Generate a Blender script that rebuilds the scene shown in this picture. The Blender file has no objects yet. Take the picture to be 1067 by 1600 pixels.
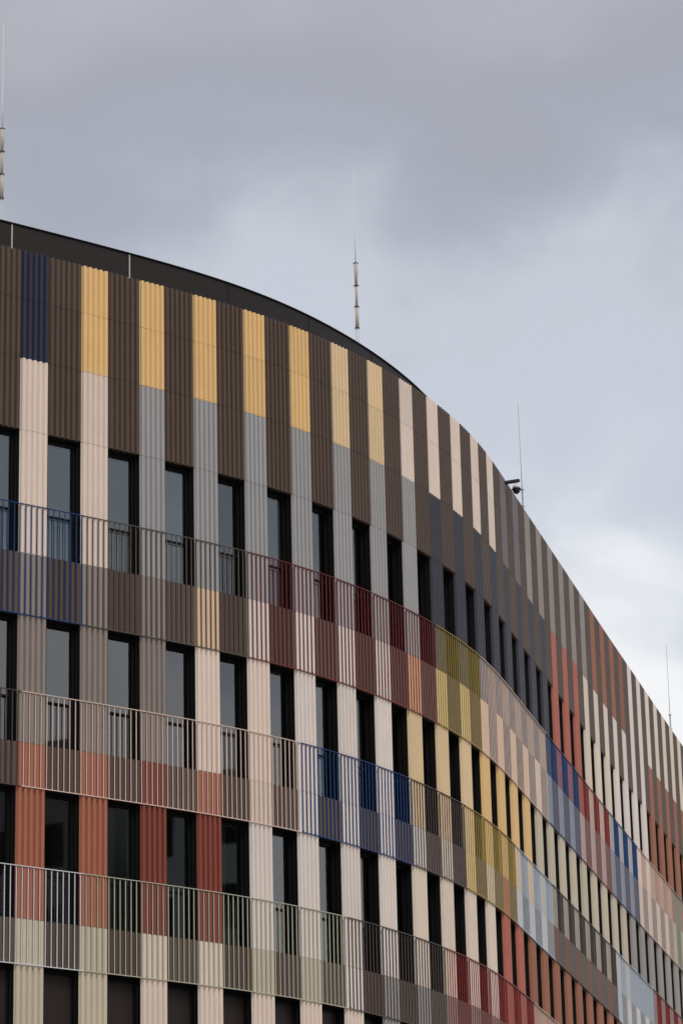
import bpy, bmesh, math, random
from mathutils import Vector, Matrix
random.seed(7)
sc = bpy.context.scene
COL = sc.collection

# ------------------------------------------------------------------ camera
PIT, ROLL, FPX, CAMZ = 0.33347, 0.023422, 5139.9, 1.7
cd = bpy.data.cameras.new('camera'); cam = bpy.data.objects.new('camera', cd); COL.objects.link(cam)
cd.sensor_fit = 'VERTICAL'; cd.sensor_height = 36.0; cd.lens = 36.0 * FPX / 1600.0
cd.clip_start = 0.5; cd.clip_end = 6000
_c, _s = math.cos(PIT), math.sin(PIT)
_r, _u, _f = Vector((1, 0, 0)), Vector((0, -_s, _c)), Vector((0, _c, _s))
_ir = _r * math.cos(ROLL) - _u * math.sin(ROLL); _iu = _r * math.sin(ROLL) + _u * math.cos(ROLL)
m = Matrix((_ir, _iu, -_f)).transposed().to_4x4(); m.translation = (0, 0, CAMZ)
cam.matrix_world = m
sc.camera = cam

# ------------------------------------------------------------------ sky and light
SUN_EL, SUN_AZ = math.radians(48), math.radians(152)     # azimuth clockwise from +Y
w = bpy.data.worlds.new('World'); sc.world = w; w.use_nodes = True
nt = w.node_tree; N = nt.nodes; L = nt.links
N.clear()
out = N.new('ShaderNodeOutputWorld'); mix = N.new('ShaderNodeMixShader')
bg1 = N.new('ShaderNodeBackground'); bg2 = N.new('ShaderNodeBackground')
sky = N.new('ShaderNodeTexSky'); sky.sky_type = 'NISHITA'; sky.sun_disc = False
sky.sun_elevation = SUN_EL; sky.sun_rotation = SUN_AZ
L.new(sky.outputs[0], bg1.inputs[0]); bg1.inputs[1].default_value = 0.1
tc = N.new('ShaderNodeTexCoord')
def wmap(scale, loc=(0, 0, 0)):
    mp = N.new('ShaderNodeMapping'); mp.inputs['Scale'].default_value = scale; mp.inputs['Location'].default_value = loc
    L.new(tc.outputs['Generated'], mp.inputs[0]); return mp
def wnoise(mp, scale, detail, rough, dist=0.0):
    n = N.new('ShaderNodeTexNoise'); n.inputs['Scale'].default_value = scale; n.inputs['Detail'].default_value = detail
    n.inputs['Roughness'].default_value = rough; n.inputs['Distortion'].default_value = dist
    L.new(mp.outputs[0], n.inputs['Vector']); return n
def wmath(op, a, b=None, c=None):
    n = N.new('ShaderNodeMath'); n.operation = op
    for i, x in enumerate((a, b, c)):
        if x is None: continue
        if isinstance(x, (int, float)): n.inputs[i].default_value = x
        else: L.new(x, n.inputs[i])
    return n.outputs[0]
big = wnoise(wmap((1, 1, 1.6), (3.1, 0.4, 1.7)), 6.0, 2.0, 0.45, 0.2)
fine = wnoise(wmap((1, 1, 1.5), (1.3, 2.2, 0.2)), 20.0, 5.0, 0.5, 0.3)
sep = N.new('ShaderNodeSeparateXYZ'); L.new(tc.outputs['Generated'], sep.inputs[0])
# cloud deck: grey overhead, thinning to a bright break low over the horizon, its edge broken up by the noise
v = wmath('MULTIPLY_ADD', big.outputs[0], 0.20, -0.10)
v = wmath('ADD', wmath('MULTIPLY_ADD', fine.outputs[0], 0.09, -0.045), v)
v = wmath('ADD', wmath('ADD', sep.outputs['Z'], -0.012), v)
ramp = N.new('ShaderNodeValToRGB'); L.new(v, ramp.inputs[0])
cr = ramp.color_ramp; cr.interpolation = 'B_SPLINE'
def lin(c): return tuple(((x / 255) / 12.92 if x / 255 <= 0.04045 else ((x / 255 + 0.055) / 1.055) ** 2.4) for x in c)
cr.elements[0].position = 0.20; cr.elements[0].color = (*lin((246, 247, 249)), 1)
cr.elements[1].position = 0.62; cr.elements[1].color = (*lin((186, 187, 195)), 1)
for p_, c_ in ((0.270, (255, 255, 255)), (0.288, (236, 239, 244)), (0.312, (210, 216, 226)), (0.345, (199, 205, 217)), (0.372, (207, 212, 221)),
               (0.40, (178, 184, 196)), (0.43, (168, 172, 184)), (0.47, (174, 175, 184)), (0.52, (190, 190, 198))):
    e = cr.elements.new(p_); e.color = (*lin(c_), 1)
L.new(ramp.outputs[0], bg2.inputs[0]); bg2.inputs[1].default_value = 1.0
mix.inputs[0].default_value = 0.94
L.new(bg1.outputs[0], mix.inputs[1]); L.new(bg2.outputs[0], mix.inputs[2]); L.new(mix.outputs[0], out.inputs[0])
sd = bpy.data.lights.new('sun', 'SUN'); sun = bpy.data.objects.new('sun', sd); COL.objects.link(sun)
sd.energy = 1.4; sd.angle = math.radians(24); sd.color = (1.0, 0.93, 0.83)
to_sun = Vector((math.sin(SUN_AZ) * math.cos(SUN_EL), math.cos(SUN_AZ) * math.cos(SUN_EL), math.sin(SUN_EL)))
sun.rotation_euler = to_sun.to_track_quat('Z', 'Y').to_euler(); sun.location = (0, -20, 60)
vs = sc.view_settings
vs.view_transform = 'Standard'; vs.look = 'None'; vs.gamma = 1.0; vs.use_curve_mapping = False; vs.exposure = 0.0
K = 0.72        # photograph brightness -> base colour

# ------------------------------------------------------------------ helpers
def tag(o, label=None, cat=None, group=None, kind=None):
    if label: o['label'] = label
    if cat: o['category'] = cat
    if group: o['group'] = group
    if kind: o['kind'] = kind
    return o
def obj(name, mesh, parent=None, mat=None):
    o = bpy.data.objects.new(name, mesh); COL.objects.link(o)
    if parent is not None: o.parent = parent
    if mat is not None:
        if len(mesh.materials) == 0: mesh.materials.append(None)
        o.material_slots[0].link = 'OBJECT'; o.material_slots[0].material = mat
    return o
class MB:
    def __init__(s): s.v = []; s.f = []; s.m = []
    def box(s, x0, x1, y0, y1, z0, z1, mi=0, M=None):
        b = len(s.v)
        for z in (z0, z1):
            for x, y in ((x0, y0), (x1, y0), (x1, y1), (x0, y1)):
                p = Vector((x, y, z)); s.v.append(tuple(M @ p) if M else tuple(p))
        for q in ((0, 3, 2, 1), (4, 5, 6, 7), (0, 1, 5, 4), (1, 2, 6, 5), (2, 3, 7, 6), (3, 0, 4, 7)):
            s.f.append(tuple(b + i for i in q)); s.m.append(mi)
    def tube(s, pts, rad, n=8, mi=0):
        if isinstance(rad, (int, float)): rad = [rad] * len(pts)
        b = len(s.v); pts = [Vector(p) for p in pts]
        for i, p in enumerate(pts):
            d = (pts[min(i + 1, len(pts) - 1)] - pts[max(i - 1, 0)]).normalized()
            a = d.cross(Vector((1, 0, 0)) if abs(d.x) < .9 else Vector((0, 1, 0))).normalized(); c = d.cross(a)
            for k in range(n):
                t = 2 * math.pi * k / n
                s.v.append(tuple(p + (a * math.cos(t) + c * math.sin(t)) * rad[i]))
        for i in range(len(pts) - 1):
            for k in range(n):
                s.f.append((b + i * n + k, b + i * n + (k + 1) % n, b + (i + 1) * n + (k + 1) % n, b + (i + 1) * n + k)); s.m.append(mi)
        s.f.append(tuple(b + k for k in reversed(range(n)))); s.m.append(mi)
        e = b + (len(pts) - 1) * n; s.f.append(tuple(e + k for k in range(n))); s.m.append(mi)
    def lathe(s, prof, n=20, mi=0):
        b = len(s.v)
        for r, z in prof:
            for k in range(n):
                t = 2 * math.pi * k / n; s.v.append((r * math.cos(t), r * math.sin(t), z))
        for i in range(len(prof) - 1):
            for k in range(n):
                s.f.append((b + i * n + k, b + i * n + (k + 1) % n, b + (i + 1) * n + (k + 1) % n, b + (i + 1) * n + k)); s.m.append(mi)
    def quad(s, a, b_, c, d, mi=0):
        b = len(s.v); s.v += [tuple(a), tuple(b_), tuple(c), tuple(d)]; s.f.append((b, b + 1, b + 2, b + 3)); s.m.append(mi)
    def mesh(s, name, smooth=False, mirror=False):
        if mirror:
            s.v = [(x, -y, z) for x, y, z in s.v]; s.f = [f[::-1] for f in s.f]
        me = bpy.data.meshes.new(name); me.from_pydata(s.v, [], s.f)
        if any(s.m): me.polygons.foreach_set('material_index', s.m)
        if smooth: me.polygons.foreach_set('use_smooth', [True] * len(s.f))
        me.update(); return me

MATS = {}
def clad(name, rgb, rough=0.5, var=0.10, spec=0.35, sat=0.84):
    """fired ceramic: vertical streaks, tile to tile tone differences, a little grain"""
    if name in MATS: return MATS[name]
    mt = bpy.data.materials.new(name); mt.use_nodes = True
    t = mt.node_tree; n = t.nodes; l = t.links; b = n['Principled BSDF']
    tcx = n.new('ShaderNodeTexCoord'); geo = n.new('ShaderNodeNewGeometry'); oi = n.new('ShaderNodeObjectInfo')
    mp = n.new('ShaderNodeMapping'); mp.inputs['Scale'].default_value = (26, 26, 1.3)
    l.new(geo.outputs['Position'], mp.inputs[0])
    nz = n.new('ShaderNodeTexNoise'); nz.inputs['Scale'].default_value = 1.0; nz.inputs['Detail'].default_value = 3
    l.new(mp.outputs[0], nz.inputs['Vector'])
    n2 = n.new('ShaderNodeTexNoise'); n2.inputs['Scale'].default_value = 2.3; n2.inputs['Detail'].default_value = 5
    l.new(geo.outputs['Position'], n2.inputs['Vector'])
    def ma(op, a, bb, cc=None):
        x = n.new('ShaderNodeMath'); x.operation = op
        for i, q in enumerate((a, bb, cc)):
            if q is None: continue
            if isinstance(q, (int, float)): x.inputs[i].default_value = q
            else: l.new(q, x.inputs[i])
        return x.outputs[0]
    f = ma('MULTIPLY_ADD', nz.outputs[0], var * 1.6, 1.0 - var * 0.8)
    f = ma('ADD', f, ma('MULTIPLY_ADD', n2.outputs[0], var * 1.2, -var * 0.6))
    f = ma('ADD', f, ma('MULTIPLY_ADD', oi.outputs['Random'], var, -var * 0.5))
    c = n.new('ShaderNodeVectorMath'); c.operation = 'SCALE'
    q = [x / K for x in lin(rgb)]; lu = 0.3 * q[0] + 0.59 * q[1] + 0.11 * q[2]; q = [max(lu + (x - lu) * sat, 0.002) for x in q]; g_ = min(1.0, 0.80 / max(q)); c.inputs[0].default_value = tuple(x * g_ for x in q); l.new(f, c.inputs['Scale'])
    l.new(c.outputs[0], b.inputs['Base Color'])
    b.inputs['Roughness'].default_value = rough; b.inputs['Specular IOR Level'].default_value = spec
    MATS[name] = mt; return mt
def paint(name, rgb, rough=0.4, metal=0.0, spec=0.4):
    if name in MATS: return MATS[name]
    mt = clad(name, rgb, rough, 0.06, spec, 1.0); mt.node_tree.nodes['Principled BSDF'].inputs['Metallic'].default_value = metal
    return mt
def glass(name, ior, tint):
    mt = bpy.data.materials.new(name); mt.use_nodes = True
    t = mt.node_tree; n = t.nodes; l = t.links; n.clear()
    o = n.new('ShaderNodeOutputMaterial'); mx = n.new('ShaderNodeMixShader'); fr = n.new('ShaderNodeFresnel')
    tr = n.new('ShaderNodeBsdfTransparent'); gl = n.new('ShaderNodeBsdfGlossy')
    fr.inputs['IOR'].default_value = ior; tr.inputs[0].default_value = (*tint, 1); gl.inputs['Roughness'].default_value = 0.015
    gl.inputs[0].default_value = (0.93, 0.97, 1.0, 1)
    nz = n.new('ShaderNodeTexNoise'); nz.inputs['Scale'].default_value = 1.1; geo = n.new('ShaderNodeNewGeometry')
    l.new(geo.outputs['Position'], nz.inputs['Vector'])
    bp = n.new('ShaderNodeBump'); bp.inputs['Strength'].default_value = 0.006; bp.inputs['Distance'].default_value = 0.05
    l.new(nz.outputs[0], bp.inputs['Height']); l.new(bp.outputs[0], gl.inputs['Normal'])
    l.new(fr.outputs[0], mx.inputs[0]); l.new(tr.outputs[0], mx.inputs[1]); l.new(gl.outputs[0], mx.inputs[2]); l.new(mx.outputs[0], o.inputs[0])
    MATS[name] = mt; return mt

# ------------------------------------------------------------------ plan of the facade (fitted), s in bays
BAY = 1.3; NB = 34
TH = [35.67, 36.42, 37.64, 40.3, 44.58, 49.51, 54.34, 58.37, 61.8, 65.15, 68.83, 72.48, 74.94, 75.81, 75.73, 75.55, 75.5, 75.51,
      75.57, 75.63, 75.63, 75.59, 75.51, 75.36, 75.27, 75.3, 75.35, 75.38, 75.36, 75.28, 75.19, 75.07, 74.94, 74.82]
LN = [1.003, 0.996, 0.949, 0.948, 0.94, 0.965, 0.945, 0.962, 0.937, 0.95, 0.986, 0.972, 0.983, 1.03, 1.048, 1.014, 1.013, 1.014,
      1.023, 1.033, 1.057, 1.041, 1.011, 0.999, 1.008, 1.022, 1.03, 1.032, 1.025, 1.017, 1.003, 0.998, 0.999, 1.0]
S0, S1_ = -3, 37
def itp(a, x):
    x = min(max(x, 0), len(a) - 1); i = int(x); j = min(i + 1, len(a) - 1); return a[i] + (a[j] - a[i]) * (x - i)
def head(s): return math.radians(itp(TH, s - 0.5) + (min(s, 0) * 0.6))
PT = {}
def build_plan():
    n = 11; x, y = -4.50134 * BAY, 43.39272 * BAY
    px, py = x, y; PT[0] = (x, y)
    for k in range(0, S1_ * n + 12):
        s = (k + .5) / n; h = head(s); l = itp(LN, s - .5) * BAY / n
        px += l * math.cos(h); py += l * math.sin(h); PT[k + 1] = (px, py)
    px, py = x, y
    for k in range(0, S0 * n - 12, -1):
        s = (k - .5) / n; h = head(s); l = BAY / n
        px -= l * math.cos(h); py -= l * math.sin(h); PT[k - 1] = (px, py)
build_plan()
def P(s, off=0.0):
    k = s * 11; i = math.floor(k); t = k - i
    a, b = PT[i], PT[i + 1]
    x, y = a[0] + (b[0] - a[0]) * t, a[1] + (b[1] - a[1]) * t
    h = head(s); return Vector((x + math.sin(h) * off, y - math.cos(h) * off, 0))
def frame(sa, sb, wnom, z):
    """local x along the wall from sa to sb, local y into the wall, local z up"""
    a, b = P(sa), P(sb); d = b - a; ln = d.length; ex = d.normalized(); ey = Vector((-ex.y, ex.x, 0))
    M = Matrix((ex * (ln / wnom), ey, Vector((0, 0, 1)))).transposed().to_4x4()
    M.translation = Vector((a.x, a.y, z)); return M
def pix(p):
    q = p - Vector((0, 0, CAMZ)); d = q.dot(_f)
    return 533.5 + FPX * q.dot(_ir) / d, 800 - FPX * q.dot(_iu) / d
def inview(sa, sb, z0, z1):
    for s in (sa, sb):
        a = P(s, 0.03)
        for z in (z0, z1, (z0 + z1) / 2):
            u, v_ = pix(Vector((a.x, a.y, z)))
            if -6 < u < 1073 and -6 < v_ < 1606: return True
    return False
Z = dict(T0=24.844, J1=23.875, J2=22.697, J3=21.284, S1=18.908, B1=17.741, S2=15.369, B2=14.567, S3=12.195, B3=11.393,
         S4=9.021, B4=8.219, R1=19.84, R2=16.305, R3=13.132, R4=9.958)
Z = {k: v_ + CAMZ for k, v_ in Z.items()}
PW, WW = BAY * 5 / 11, BAY * 6 / 11
PF = 5 / 11
FL = BAY / 11

# ------------------------------------------------------------------ colours (as they look in the photograph)
C = dict(brown=(78, 62, 52), brown2=(86, 72, 62), navy=(42, 44, 64), slate=(54, 54, 64), yellow=(209, 170, 102), lyellow=(222, 192, 144),
         pink=(205, 187, 173), grey=(143, 142, 143), taupe=(126, 114, 107), mauve=(104, 96, 99), stone=(134, 126, 120),
         orange=(152, 89, 64), brick=(116, 53, 37), salmon=(164, 88, 70), terra=(140, 86, 62), rust=(130, 80, 62), cream=(206, 190, 173),
         white=(218, 206, 197), khaki=(179, 167, 145), beige=(204, 188, 170), peach=(226, 168, 118), sand=(219, 191, 126),
         apricot=(222, 188, 150), bluegrey=(158, 162, 168), dove=(186, 178, 172), ash=(138, 133, 129), umber=(100, 86, 77))
for k, c_ in C.items(): clad('ceramic_' + k, c_, 0.36 if k in ('brown', 'brown2', 'navy', 'slate', 'brick') else 0.5,
                               spec=0.2 if k in ('slate', 'navy', 'brown', 'brown2') else 0.35, sat=0.90 if k in ('brick', 'salmon', 'terra', 'orange', 'rust') else 0.84)
def cm(k): return MATS['ceramic_' + k]
def runs(txt):
    d = {}
    for part in txt.split():
        r, c = part.split(':'); a, b = (r.split('..') + [r])[:2] if '..' in r else (r, r)
        for i in range(int(a), int(b) + 1): d[i] = c
    return d
ROWS = {
 ('T0', 'J1'): runs('-4..-1:navy 0:navy 1..5:yellow 6..7:lyellow 8..12:pink 13..14:mauve 15..20:stone 21..23:terra 24:rust 25..26:white 27..40:beige'),
 ('J2', 'J3'): runs('-4..1:pink 2..8:grey 9..16:slate 17..19:salmon 20..22:cream 23..26:white 27..40:terra'),
 ('S1', 'B1'): runs('-4..1:taupe 2:taupe 3:apricot 4..7:white 8:peach 9..10:sand 11..14:apricot 15:cream 16..18:bluegrey 19..21:dove 22..24:bluegrey 25..28:dove 29..40:khaki'),
 ('B1', 'S2'): runs('-4..2:taupe 3..4:pink 5..7:white 8..10:lyellow 11..14:yellow 15..23:khaki 24..31:ash 32..40:navy'),
 ('S2', 'B2'): runs('-4..1:orange 2:brick 3:orange 4:pink 5..8:white 9:cream 10:sand 11:cream 12:salmon 13..15:dove 16..21:rust 22:bluegrey 23..25:cream 26..40:ash'),
 ('B2', 'S3'): runs('-4..1:orange 2..3:brick 4..7:white 8..9:beige 10..11:cream 12..13:salmon 14..40:terra'),
 ('S3', 'B3'): runs('-4..1:khaki 2..3:pink 4..5:khaki 6:white 7..8:ash 9..12:taupe 13..40:pink'),
 ('B3', 'S4'): runs('-4..1:khaki 2..6:pink 7..9:ash 10..40:beige'),
 ('S4', 'B4'): runs('-4..4:brick 5..12:cream 13..40:taupe'),
}
ROWS[('J1', 'J2')] = ROWS[('T0', 'J1')]; ROWS[('J3', 'S1')] = ROWS[('J2', 'J3')]
RAILC = dict(blue=(4, 54, 108), brown=(84, 75, 69), red=(106, 33, 29), olive=(148, 127, 58), pink=(240, 214, 200), lgrey=(206, 209, 213),
             sage=(168, 168, 150), dark=(72, 61, 58), sky=(176, 190, 206), char=(62, 52, 50), ruby=(124, 32, 27), rose=(206, 178, 164), moss=(150, 152, 138))
for k, c_ in RAILC.items(): paint('railing_paint_' + k, c_, 0.42)
RAILS = {
 1: [(-3, 1, 'blue'), (1, 4, 'brown'), (4, 9, 'red'), (9, 11, 'olive'), (11, 16, 'pink'), (16, 19, 'blue'), (19, 22, 'ruby'), (22, 25, 'blue'), (25, 29, 'rose'), (29, 37, 'moss')],
 2: [(-3, 0, 'dark'), (0, 5, 'pink'), (5, 8, 'blue'), (8, 10, 'dark'), (10, 13, 'olive'), (13, 16, 'sky'), (16, 22, 'char'), (22, 26, 'sky'), (26, 37, 'ruby')],
 3: [(-3, 1, 'lgrey'), (1, 6, 'sage'), (6, 9, 'dark'), (9, 14, 'ruby'), (14, 37, 'rose')],
 4: [(-3, 4, 'dark'), (4, 12, 'sage'), (12, 37, 'pink')],
}
paint('window_frame', (17, 16, 16), 0.55, 0, 0.2); paint('fascia_metal', (33, 28, 27), 0.55, 0, 0.25); paint('joint_strip', (165, 163, 160), 0.5)
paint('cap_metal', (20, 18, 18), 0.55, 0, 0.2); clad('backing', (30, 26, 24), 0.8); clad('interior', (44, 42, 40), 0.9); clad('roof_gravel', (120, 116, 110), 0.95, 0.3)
clad('blind_fabric', (150, 164, 158), 0.9, 0.04); clad('blind_slat', (96, 104, 104), 0.6, 0.04); paint('infill_panel', (34, 25, 23), 0.5)
glass('window_glass', 2.2, (0.70, 0.75, 0.74))

# ------------------------------------------------------------------ ground
g = MB(); g.quad((-900, -900, 0), (900, -900, 0), (900, 900, 0), (-900, 900, 0))
ground = obj('ground', g.mesh('ground'), None, clad('paving', (128, 124, 118), 0.9, 0.25)); tag(ground, kind='structure')

# ------------------------------------------------------------------ the building
B = bpy.data.objects.new('curved_building', None); COL.objects.link(B)
tag(B, 'curved multi-storey building clad in multicoloured ribbed panels with rows of balcony railings', 'building')
b0 = P(8, -4); B.location = (b0.x, b0.y, 0)
BI = Matrix.Translation(-Vector((b0.x, b0.y, 0)))
def place(o, M): o.matrix_local = BI @ M

DEP = 0.058
PROF = [(0.0, 0.0), (0.10, 0.02), (0.15, 0.40), (0.20, 0.68), (0.28, 0.88), (0.39, 0.98), (0.50, 1.0), (0.61, 0.98), (0.72, 0.88), (0.80, 0.68), (0.85, 0.40), (0.90, 0.02)]
def panel_mesh(name, nfl, width, h, split=False):
    """ribbed tile with closed ends, back at y = -0.012"""
    pts = []; gap = 0.003; p = (width - 2 * gap) / nfl
    for k in range(nfl):
        for fx, fy in PROF:
            y = fy * DEP
            if split and k == nfl // 2 and fx < 0.12: y = -0.008
            pts.append((gap + (k + fx) * p, y))
    pts.append((width - gap, 0.0))
    n = len(pts); bk = -0.012
    pts = [(x, -y) for x, y in pts]; bk = -bk
    V = [(x, y, z) for z in (0, h) for x, y in pts]; F = []; SM = []
    for i in range(n - 1): F.append((i, i + 1, n + i + 1, n + i)); SM.append(True)
    o = len(V)
    V += [(x, y, z) for z in (0, h) for x, y in pts]                       # end caps with their own edge
    V += [(x, bk, z) for z in (0, h) for x, y in pts]
    for lv in (0, 1):
        for i in range(n - 1):
            a, b_ = o + lv * n + i, o + lv * n + i + 1; c, d = o + 2 * n + lv * n + i + 1, o + 2 * n + lv * n + i
            F.append((a, b_, c, d)[::-1] if lv == 0 else (a, b_, c, d)); SM.append(False)
    for i in (0, n - 1):
        F.append((o + i, o + n + i, o + 3 * n + i, o + 2 * n + i)); SM.append(False)
    me = bpy.data.meshes.new(name); me.from_pydata(V, [], F); me.polygons.foreach_set('use_smooth', SM)
    me.materials.append(None); me.update(); return me
MESH = {}
far = {'v': [], 'f': [], 'm': [], 'mats': []}
def far_add(me, M, mat):
    b = len(far['v'])
    if mat not in far['mats']: far['mats'].append(mat)
    mi = far['mats'].index(mat)
    far['v'] += [tuple(M @ v_.co) for v_ in me.vertices]
    for p_ in me.polygons: far['f'].append(tuple(b + i for i in p_.vertices)); far['m'].append(mi)
def put_panel(kind, sa, sb, wn, nfl, a, b_, mat, split=False):
    key = (kind, a, b_)
    if key not in MESH: MESH[key] = panel_mesh(kind, nfl, wn, Z[a] - Z[b_] - 0.007, split)
    M = frame(sa, sb, wn, Z[b_] + 0.0035)
    if inview(sa, sb, Z[b_], Z[a]): place(obj(kind, MESH[key], B, mat), M)
    else: far_add(MESH[key], BI @ M, mat)
for i in range(S0, S1_):
    for (a, b_), cols in ROWS.items():
        put_panel('pier_panel', i, i + PF, PW, 5, a, b_, cm(cols.get(i, 'taupe')))
    for a, b_ in (('T0', 'J1'), ('J1', 'J2'), ('J2', 'J3')):
        put_panel('lintel_panel', i + PF, i + 1, WW, 6, a, b_, cm('brown'), True)
    for a, b_ in (('S1', 'B1'), ('S2', 'B2'), ('S3', 'B3'), ('S4', 'B4')):
        put_panel('spandrel_panel', i + PF, i + 1, WW, 6, a, b_, cm('umber' if i >= 15 and a in ('S1', 'S2') else 'brown' if (i * 7 + len(a + b_)) % 3 else 'brown2'), True)
me = bpy.data.meshes.new('outer_cladding'); me.from_pydata(far['v'], [], far['f']); me.polygons.foreach_set('material_index', far['m'])
for mt in far['mats']: me.materials.append(mt)
o = bpy.data.objects.new('outer_cladding', me); COL.objects.link(o); o.parent = B; tag(o, kind='stuff')

# backing wall strips behind piers, lintels and spandrels, floor slabs, room backs, roof, rear
bw = MB()
for i in range(S0, S1_):
    M = frame(i, i + PF, PW, 0); bw.box(0.012, PW - 0.012, 0.016, 0.26, Z['B4'] - 0.05, Z['T0'] - 0.02, 0, BI @ M)
    M = frame(i + PF, i + 1, WW, 0)
    for za, zb in ((Z['J3'] + .012, Z['T0'] - .02), (Z['B1'] + .012, Z['S1'] - .012), (Z['B2'] + .012, Z['S2'] - .012), (Z['B3'] + .012, Z['S3'] - .012), (Z['B4'] + .012, Z['S4'] - .012)):
        bw.box(-0.012, WW + 0.012, 0.016, 0.24, za, zb, 0, BI @ M)
obj('backing_wall', bw.mesh('backing_wall'), B, MATS['backing'])
def strip(offa, offb, za, zb, step=1.0, s0=S0, s1=S1_):
    mb = MB(); ring = []; n = max(1, round((s1 - s0) / step))
    for k_ in range(n + 1):
        s = s0 + (s1 - s0) * k_ / n; ring.append((P(s, offa), P(s, offb)))
    for (a, b_), (c, d) in zip(ring, ring[1:]):
        q = [BI @ Vector((p.x, p.y, z)) for p in (a, c, d, b_) for z in (za, zb)]
        A0, A1, C0, C1, D0, D1, E0, E1 = q
        for f4 in ((A0, C0, C1, A1), (C0, D0, D1, C1), (D0, E0, E1, D1), (E0, A0, A1, E1), (A1, C1, D1, E1), (A0, E0, D0, C0)): mb.quad(*f4)
    return mb
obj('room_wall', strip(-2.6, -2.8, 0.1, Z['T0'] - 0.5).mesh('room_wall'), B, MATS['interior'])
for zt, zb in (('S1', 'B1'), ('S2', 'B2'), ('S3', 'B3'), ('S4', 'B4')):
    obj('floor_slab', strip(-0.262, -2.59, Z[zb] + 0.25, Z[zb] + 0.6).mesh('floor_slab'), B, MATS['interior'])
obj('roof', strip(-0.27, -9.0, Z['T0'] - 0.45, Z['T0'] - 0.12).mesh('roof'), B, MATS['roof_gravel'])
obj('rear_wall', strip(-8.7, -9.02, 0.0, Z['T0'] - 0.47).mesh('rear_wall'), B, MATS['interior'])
obj('base_wall', strip(-0.02, -0.5, 0.0, Z['B4'] - 0.06).mesh('base_wall'), B, clad('base_render', (70, 60, 54), 0.8))
em = MB()
for s in (S0 - 0.005, S1_ + 0.005):
    a, b_ = P(s, -0.03), P(s, -9.0); d = (P(s + .05) - P(s)).normalized() * 0.05
    for sg in (0,):
        q = [BI @ Vector((p.x, p.y, z)) for z in (0, Z['T0'] - 0.03) for p in (a, b_, b_ + d, a + d)]
        em.quad(q[0], q[1], q[5], q[4]); em.quad(q[3], q[7], q[6], q[2]); em.quad(q[0], q[4], q[7], q[3]); em.quad(q[4], q[5], q[6], q[7])
obj('end_wall', em.mesh('end_wall'), B, MATS['interior'])

# ------------------------------------------------------------------ windows
FR = 0.062
def window_meshes(h, tr, solid=False):
    f = MB()
    # reveal lining
    f.box(0.004, 0.016, -0.235, -0.014, 0.0, h); f.box(WW - 0.016, WW - 0.004, -0.235, -0.014, 0.0, h)
    f.box(0.016, WW - 0.016, -0.235, -0.014, h - 0.014, h); f.box(0.016, WW - 0.016, -0.235, 0.0, -0.004, 0.012)
    # shutter guide rails, then the sash frame
    f.box(0.016, 0.040, -0.105, -0.075, 0.012, h - 0.014); f.box(WW - 0.040, WW - 0.016, -0.105, -0.075, 0.012, h - 0.014)
    f.box(0.016, FR, -0.225, -0.155, 0.012, h - 0.014); f.box(WW - FR, WW - 0.016, -0.225, -0.155, 0.012, h - 0.014)
    f.box(FR, WW - FR, -0.225, -0.155, h - 0.014 - 0.06, h - 0.014); f.box(FR, WW - FR, -0.225, -0.155, 0.012, 0.06)
    if tr: f.box(FR, WW - FR, -0.222, -0.158, tr - 0.014, tr + 0.014)
    fm = f.mesh('window', mirror=True); fm.materials.append(None)
    ps = []
    for za, zb in (((0.06, tr - 0.014), (tr + 0.014, h - 0.074)) if tr else ((0.06, h - 0.074),)):
        p = MB()
        if solid: p.box(FR, WW - FR, -0.20, -0.18, za, zb)
        else: p.quad((FR - .004, -0.19, zb + .004), (WW - FR + .004, -0.19, zb + .004), (WW - FR + .004, -0.19, za - .004), (FR - .004, -0.19, za - .004))
        pm = p.mesh('pane', mirror=True); pm.materials.append(None); ps.append(pm)
    return fm, ps
WROW = {'1': ('J3', 'S1', 'R1'), '2': ('B1', 'S2', 'R2'), '3': ('B2', 'S3', 'R3'), '4': ('B3', 'S4', None)}
for key, (a, b_, r) in WROW.items():
    h = Z[a] - Z[b_]; tr = (Z[r] - Z[b_] - 0.06) if r else None
    fm, ps = window_meshes(h - 0.006, tr, key == '4')
    bl = MB(); bl.box(0.07, WW - 0.07, -0.262, -0.256, 0.10, h - 0.02); blm = bl.mesh('roller_blind', mirror=True)
    sl = MB()
    for k in range(48): sl.box(0.30, WW - 0.12, -0.285, -0.262, 0.10 + k * 0.045, 0.106 + k * 0.045)
    slm = sl.mesh('slatted_blind', mirror=True)
    ct = MB()
    for k in range(9): ct.box(0.09 + k * 0.028, 0.112 + k * 0.028, -0.30 + 0.018 * (k % 2), -0.288 + 0.018 * (k % 2), 0.05, h - 0.02)
    ctm = ct.mesh('curtain', mirror=True)
    for i in range(S0, S1_):
        M = frame(i + PF, i + 1, WW, Z[b_] + 0.003)
        wo = obj('window', fm, B, MATS['window_frame']); place(wo, M)
        for pm in ps: obj('pane', pm, wo, MATS['infill_panel' if key == '4' else 'window_glass'])
        if key == '1' and i in (-2, -1, 0, 1, 2, 4, 12, 19): obj('roller_blind', blm, wo, MATS['blind_fabric'])
        if key == '3' and i in (-1, 0): obj('slatted_blind', slm, wo, MATS['blind_slat'])
        if key == '3' and i in (1, 3, 4) or key == '2' and i in (6, 9): obj('curtain', ctm, wo, MATS['blind_slat'])

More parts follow.
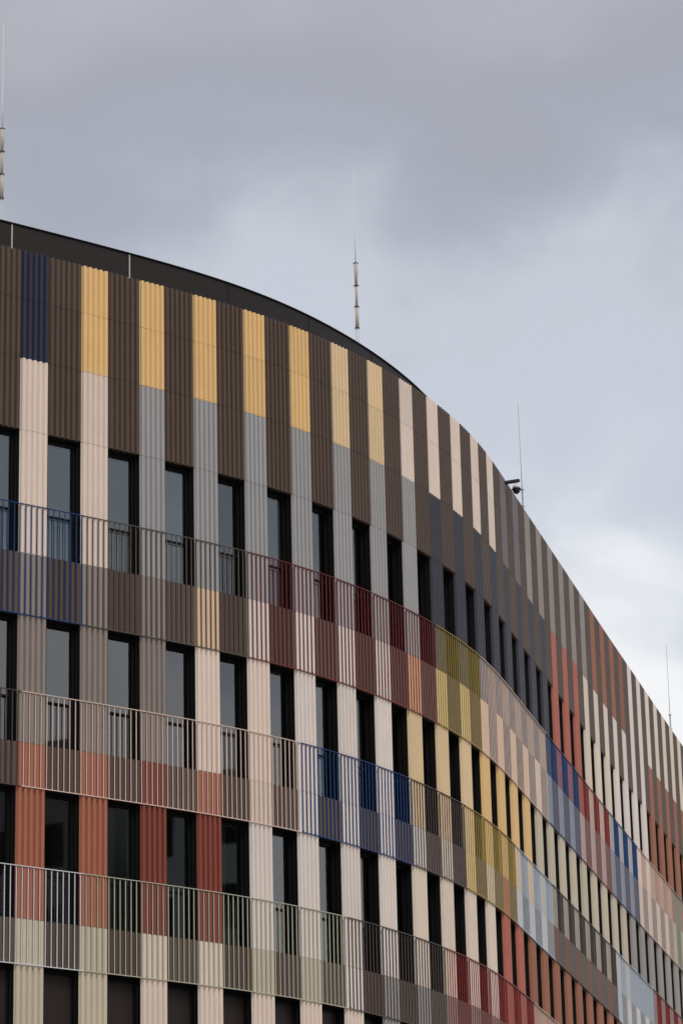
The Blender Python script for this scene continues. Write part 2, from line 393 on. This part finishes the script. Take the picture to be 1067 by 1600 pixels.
# ------------------------------------------------------------------ railings
ROFF = 0.048      # the balusters stand in the grooves between the ribs, a little proud of them
BARM = {}
def bar_mesh(h):
    mb = MB(); mb.box(-0.0065, 0.0065, -0.009, 0.009, 0, h); me = mb.mesh('baluster'); me.materials.append(None); return me
for fl_, secs in RAILS.items():
    zt, zb = Z['R%d' % fl_], Z['B%d' % fl_] - 0.005
    bm_ = bar_mesh(zt - zb - 0.02)
    for sa, sb, colr in secs:
        mat = MATS['railing_paint_' + colr]
        def rail(name, z0, z1, parent, brackets):
            mb = MB()
            n = (sb - sa) * 11
            pts = [sa + (k + .5) / 11 for k in range(0, n + 1, 1)]
            pts[0] += 0.003; pts[-1] -= 0.003
            for s0, s1 in zip(pts, pts[1:]):
                q = [BI @ Vector((p.x, p.y, z)) for z in (z0, z1) for p in (P(s0, ROFF + 0.006), P(s1, ROFF + 0.006), P(s1, ROFF + 0.030), P(s0, ROFF + 0.030))]
                mb.quad(q[3], q[2], q[6], q[7]); mb.quad(q[1], q[0], q[4], q[5]); mb.quad(q[4], q[7], q[6], q[5]); mb.quad(q[0], q[1], q[2], q[3])
                if s0 == pts[0]: mb.quad(q[0], q[3], q[7], q[4])
                if s1 == pts[-1]: mb.quad(q[1], q[5], q[6], q[2])
            if brackets:
                for i in range(sa, sb):
                    for fx in (1 / 11, 4 / 11):
                        M = BI @ frame(i + fx, i + fx + 1 / 11, FL, 0)
                        mb.box(-0.004, 0.004, -ROFF - 0.02, 0.01, z1 + 0.001, z1 + 0.03, 0, M)
            me = mb.mesh(name); return obj(name, me, parent, mat)
        ro = rail('railing', zb - 0.006, zb + 0.008, B, True)
        rail('top_rail', zt - 0.013, zt, ro, False)
        rest = MB()
        for k in range(sa * 11 + 1, sb * 11 + 1):
            s = k / 11; c = P(s, ROFF); h = head(s)
            M = BI @ (Matrix.Translation((c.x, c.y, zb + 0.008)) @ Matrix.Rotation(h, 4, 'Z'))
            if fl_ < 4 and -1 <= s < 8: obj('baluster', bm_, ro, mat).matrix_local = M
            else: rest.box(-0.0065, 0.0065, -0.009, 0.009, 0, zt - zb - 0.02, 0, M)
        if rest.v: tag(obj('baluster_run', rest.mesh('baluster_run'), ro, mat), kind='stuff')

# ------------------------------------------------------------------ dark fascia set back on the roof
FSET, FTOP = -0.92, Z['T0'] + 1.0
k = -2; s = 0.24 - 2.07 * 2
while s < S1_ - 2.2:
    if s > S0:
        fo = obj('fascia_panel', strip(FSET, FSET - 0.05, Z['T0'] - 0.10, FTOP - 0.022, 2.055 / 8, s + 0.006, s + 2.056).mesh('fascia_panel'), B, MATS['fascia_metal'])
        j = MB(); c = P(s, FSET - 0.004); M = BI @ (Matrix.Translation((c.x, c.y, 0)) @ Matrix.Rotation(head(s), 4, 'Z'))
        j.box(-0.013, 0.013, -0.012, 0.012, Z['T0'] - 0.10, FTOP - 0.03, 0, M)
        obj('joint_strip', j.mesh('joint_strip'), fo, MATS['joint_strip' if k in (-1, 0, 1) else 'fascia_metal'])
    s += 2.07; k += 1
obj('fascia_cap', strip(FSET + 0.03, FSET - 0.12, FTOP - 0.02, FTOP, 0.25, S0, S1_ - 1).mesh('fascia_cap'), B, MATS['cap_metal'])

# ------------------------------------------------------------------ lightning masts and rods
paint('galvanised', (140, 142, 144), 0.45, 0.5); paint('sleeve', (168, 160, 150), 0.6); paint('clamp_dark', (66, 64, 62), 0.5)
paint('rod_white', (205, 206, 208), 0.4)
def on_setback(u_t, v_t, off):
    best = None
    for kk in range(int((S0 + .2) * 60), int((S1_ - .2) * 60)):
        s = kk / 60; c = P(s, off); z = Z['T0'] + (1.0 if off < -0.9 else 0.0)
        u, v_ = pix(Vector((c.x, c.y, z)))
        if best is None or abs(u - u_t) < best[0]: best = (abs(u - u_t), c, s)
    return best[1]
def z_at(c, v_t):
    lo, hi = 10.0, 60.0
    for _ in range(60):
        md = (lo + hi) / 2
        if pix(Vector((c.x, c.y, md)))[1] > v_t: lo = md
        else: hi = md
    return lo
def mast(u_b, v_b, cl, v_tip, tilt, label):
    c = on_setback(u_b, v_b, -1.6); zr = Z['T0'] - 0.12
    r = bpy.data.objects.new('lightning_mast', None); COL.objects.link(r); r.location = (c.x, c.y, zr); r.rotation_euler = (0, tilt, 0)
    tag(r, label, 'lightning rod', 'lightning rods on the roof')
    zs = [z_at(c, q) - zr for q in cl]; zt = z_at(c, v_tip) - zr
    mb = MB(); mb.lathe([(0.0, 0.0), (0.28, 0.0), (0.28, 0.09), (0.0, 0.09)], 20); obj('base', mb.mesh('base'), r, MATS['galvanised'])
    for k_ in range(3):
        a = 2 * math.pi * k_ / 3 + 0.6; mb = MB()
        mb.tube([(0.10 * math.cos(a), 0.10 * math.sin(a), 0.05), (0.030 * math.cos(a), 0.030 * math.sin(a), zs[0])], 0.008)
        obj('leg', mb.mesh('leg'), r, MATS['rod_white'])
    rad = [(0.040, 0.033), (0.029, 0.029), (0.029, 0.041)]
    for k_ in range(len(zs) - 1):
        mb = MB(); a, b_ = rad[k_ % 3]
        h = zs[k_ + 1] - zs[k_]
        mb.tube([(0, 0, zs[k_] + 0.012), (0.003, 0, zs[k_] + h * .6), (0, 0, zs[k_ + 1] - 0.012)], [a, (a + b_) / 2 if k_ != 2 else b_, b_], 12)
        obj('sleeve', mb.mesh('sleeve', True), r, MATS['sleeve'])
    for z in zs:
        mb = MB(); mb.tube([(0, 0, z - 0.012), (0, 0, z + 0.012)], 0.042, 12); mb.box(-0.058, 0.058, -0.008, 0.008, z - 0.010, z + 0.012); mb.box(-0.008, 0.008, -0.055, 0.055, z - 0.010, z + 0.010)
        obj('clamp', mb.mesh('clamp'), r, MATS['clamp_dark'])
    mb = MB(); L_ = zt - zs[-1]
    mb.tube([(0, 0, zs[-1] + 0.01), (0, 0, zs[-1] + L_ * .3), (0, 0, zs[-1] + L_ * .305), (0, 0, zt)], [0.011, 0.011, 0.008, 0.005], 8)
    obj('rod', mb.mesh('rod', True), r, MATS['rod_white'])
mast(559.5, 535, (512.5, 479.5, 446.5, 411.5), 262, 0.0, 'tall lightning mast with sleeved foot rising behind the dark roof fascia')
mast(1.8, 341, (310, 272.5, 237, 201.5), 36, 0.0, 'lightning mast at the left edge of the picture, cut by the frame')
def rod(u_b, v_b, clv, v_tip, u_tip, label):
    c = on_setback(u_b, v_b, -0.45); zr = Z['T0'] - 0.12
    r = bpy.data.objects.new('lightning_rod', None); COL.objects.link(r); r.location = (c.x, c.y, zr)
    tag(r, label, 'lightning rod', 'lightning rods on the roof')
    zs = [z_at(c, q) - zr for q in clv]; zt = z_at(c, v_tip) - zr
    ut = pix(Vector((c.x, c.y, zr + zt)))[0]; u0 = pix(Vector((c.x + 0.5, c.y, zr + zt)))[0]
    dx = (u_tip - ut) / (u0 - ut) * 0.5
    mb = MB(); mb.box(-0.09, 0.09, -0.09, 0.09, 0, 0.02); obj('foot_plate', mb.mesh('foot_plate'), r, MATS['galvanised'])
    mb = MB(); mb.tube([(0, 0, 0.02), (dx * zs[1] / zt, 0, zs[1])], 0.021, 10); obj('post', mb.mesh('post', True), r, MATS['galvanised'])
    for z in zs:
        mb = MB(); x = dx * z / zt; mb.tube([(x, 0, z - 0.012), (x, 0, z + 0.012)], 0.032, 10); mb.box(x - 0.055, x + 0.055, -0.007, 0.007, z - 0.008, z + 0.010)
        obj('clamp', mb.mesh('clamp'), r, MATS['galvanised'])
    mb = MB(); mb.tube([(dx * zs[1] / zt, 0, zs[1]), (dx * .6, 0, zt * .6), (dx, 0, zt)], [0.009, 0.007, 0.005], 8)
    obj('rod', mb.mesh('rod', True), r, MATS['galvanised'])
rod(819.3, 797, (791, 765), 632, 808.8, 'thin lightning rod leaning beside the dome camera on the roof edge')
rod(1049.3, 1142, (1139, 1117), 1008, 1040.2, 'thin lightning rod on the roof edge at the far right')

# ------------------------------------------------------------------ dome camera on its bracket
s = 13.42
cpt = P(s, 0.0); h = head(s)
zc = z_at(P(s, 0.30), 752.5)
D = bpy.data.objects.new('dome_camera', None); COL.objects.link(D); D.location = (cpt.x, cpt.y, zc); D.rotation_euler = (0, 0, h - math.pi / 2)
tag(D, 'black and white dome security camera hanging from a bracket over the roof edge', 'security camera')
paint('camera_black', (22, 24, 26), 0.35); paint('camera_arm', (44, 52, 52), 0.5); paint('camera_white', (214, 216, 224), 0.35)
# local +x is outward
mb = MB(); mb.tube([(-0.25, 0, -0.03), (0.05, 0, -0.012)], 0.016, 10); mb.box(-0.26, -0.22, -0.05, 0.05, -0.62, 0.04)
obj('mount', mb.mesh('mount'), D, MATS['camera_arm'])
bm = bmesh.new(); bmesh.ops.create_cube(bm, size=1.0)
for v_ in bm.verts: v_.co = Vector((v_.co.x * 0.37 + 0.21, v_.co.y * 0.09, v_.co.z * 0.072 + 0.008 + 0.02 * v_.co.x))
bmesh.ops.bevel(bm, geom=list(bm.edges), offset=0.018, segments=3, affect='EDGES')
me = bpy.data.meshes.new('arm'); bm.to_mesh(me); bm.free(); obj('arm', me, D, MATS['camera_arm'])
hx = 0.31
mb = MB(); mb.lathe([(0.0, -0.035), (0.03, -0.036), (0.036, -0.06), (0.066, -0.095), (0.084, -0.118), (0.088, -0.165), (0.0, -0.165)], 24)
ho = obj('housing', mb.mesh('housing', True), D, MATS['camera_white']); ho.location.x = hx
mb = MB(); mb.lathe([(0.0, -0.166), (0.088, -0.166), (0.108, -0.182), (0.108, -0.196), (0.08, -0.198), (0.0, -0.198)], 24)
ho = obj('visor', mb.mesh('visor', True), D, MATS['camera_black']); ho.location.x = hx
mb = MB(); mb.lathe([(0.080, -0.198)] + [(0.080 * math.cos(t * math.pi / 16), -0.215 - 0.080 * math.sin(t * math.pi / 16)) for t in range(9)], 24)
ho = obj('dome', mb.mesh('dome', True), D, MATS['camera_black']); ho.location.x = hx

# ------------------------------------------------------------------ buildings across the street (mirrored in the panes)
def block(name, x0, x1, y0, y1, h, colr, label):
    r = bpy.data.objects.new(name, None); COL.objects.link(r); r.location = ((x0 + x1) / 2, (y0 + y1) / 2, 0)
    tag(r, label, 'building', 'buildings mirrored in the window panes')
    ax, ay = (x1 - x0) / 2, (y1 - y0) / 2
    mb = MB(); mb.box(-ax, ax, -ay, ay, 0, h); mb.box(-ax - .15, ax + .15, -ay - .15, ay + .15, h, h + .35)
    obj('wall', mb.mesh('wall'), r, clad('render_' + name + str(int(h)), colr, 0.85, 0.2))
    mb = MB(); z = 1.2
    wm = MB(); wm.box(-0.03, 0.08, -0.7, 0.7, 0, 1.7); wme = wm.mesh('window'); wme.materials.append(None)
    while z < h - 2:
        y = -ay + 1.6
        while y < ay - 1:
            wo = obj('window', wme, r, MATS['cap_metal']); wo.location = (-ax - 0.02, y, z); y += 3.4
        z += 3.3
block('street_building', 60, 74, 34, 56, 33.4, (136, 144, 140), 'dark block across the street, seen only mirrored in the upper panes')
block('street_building', 58, 72, -20, 31, 35.6, (104, 104, 98), 'lower block across the street, seen only mirrored in the lower panes')
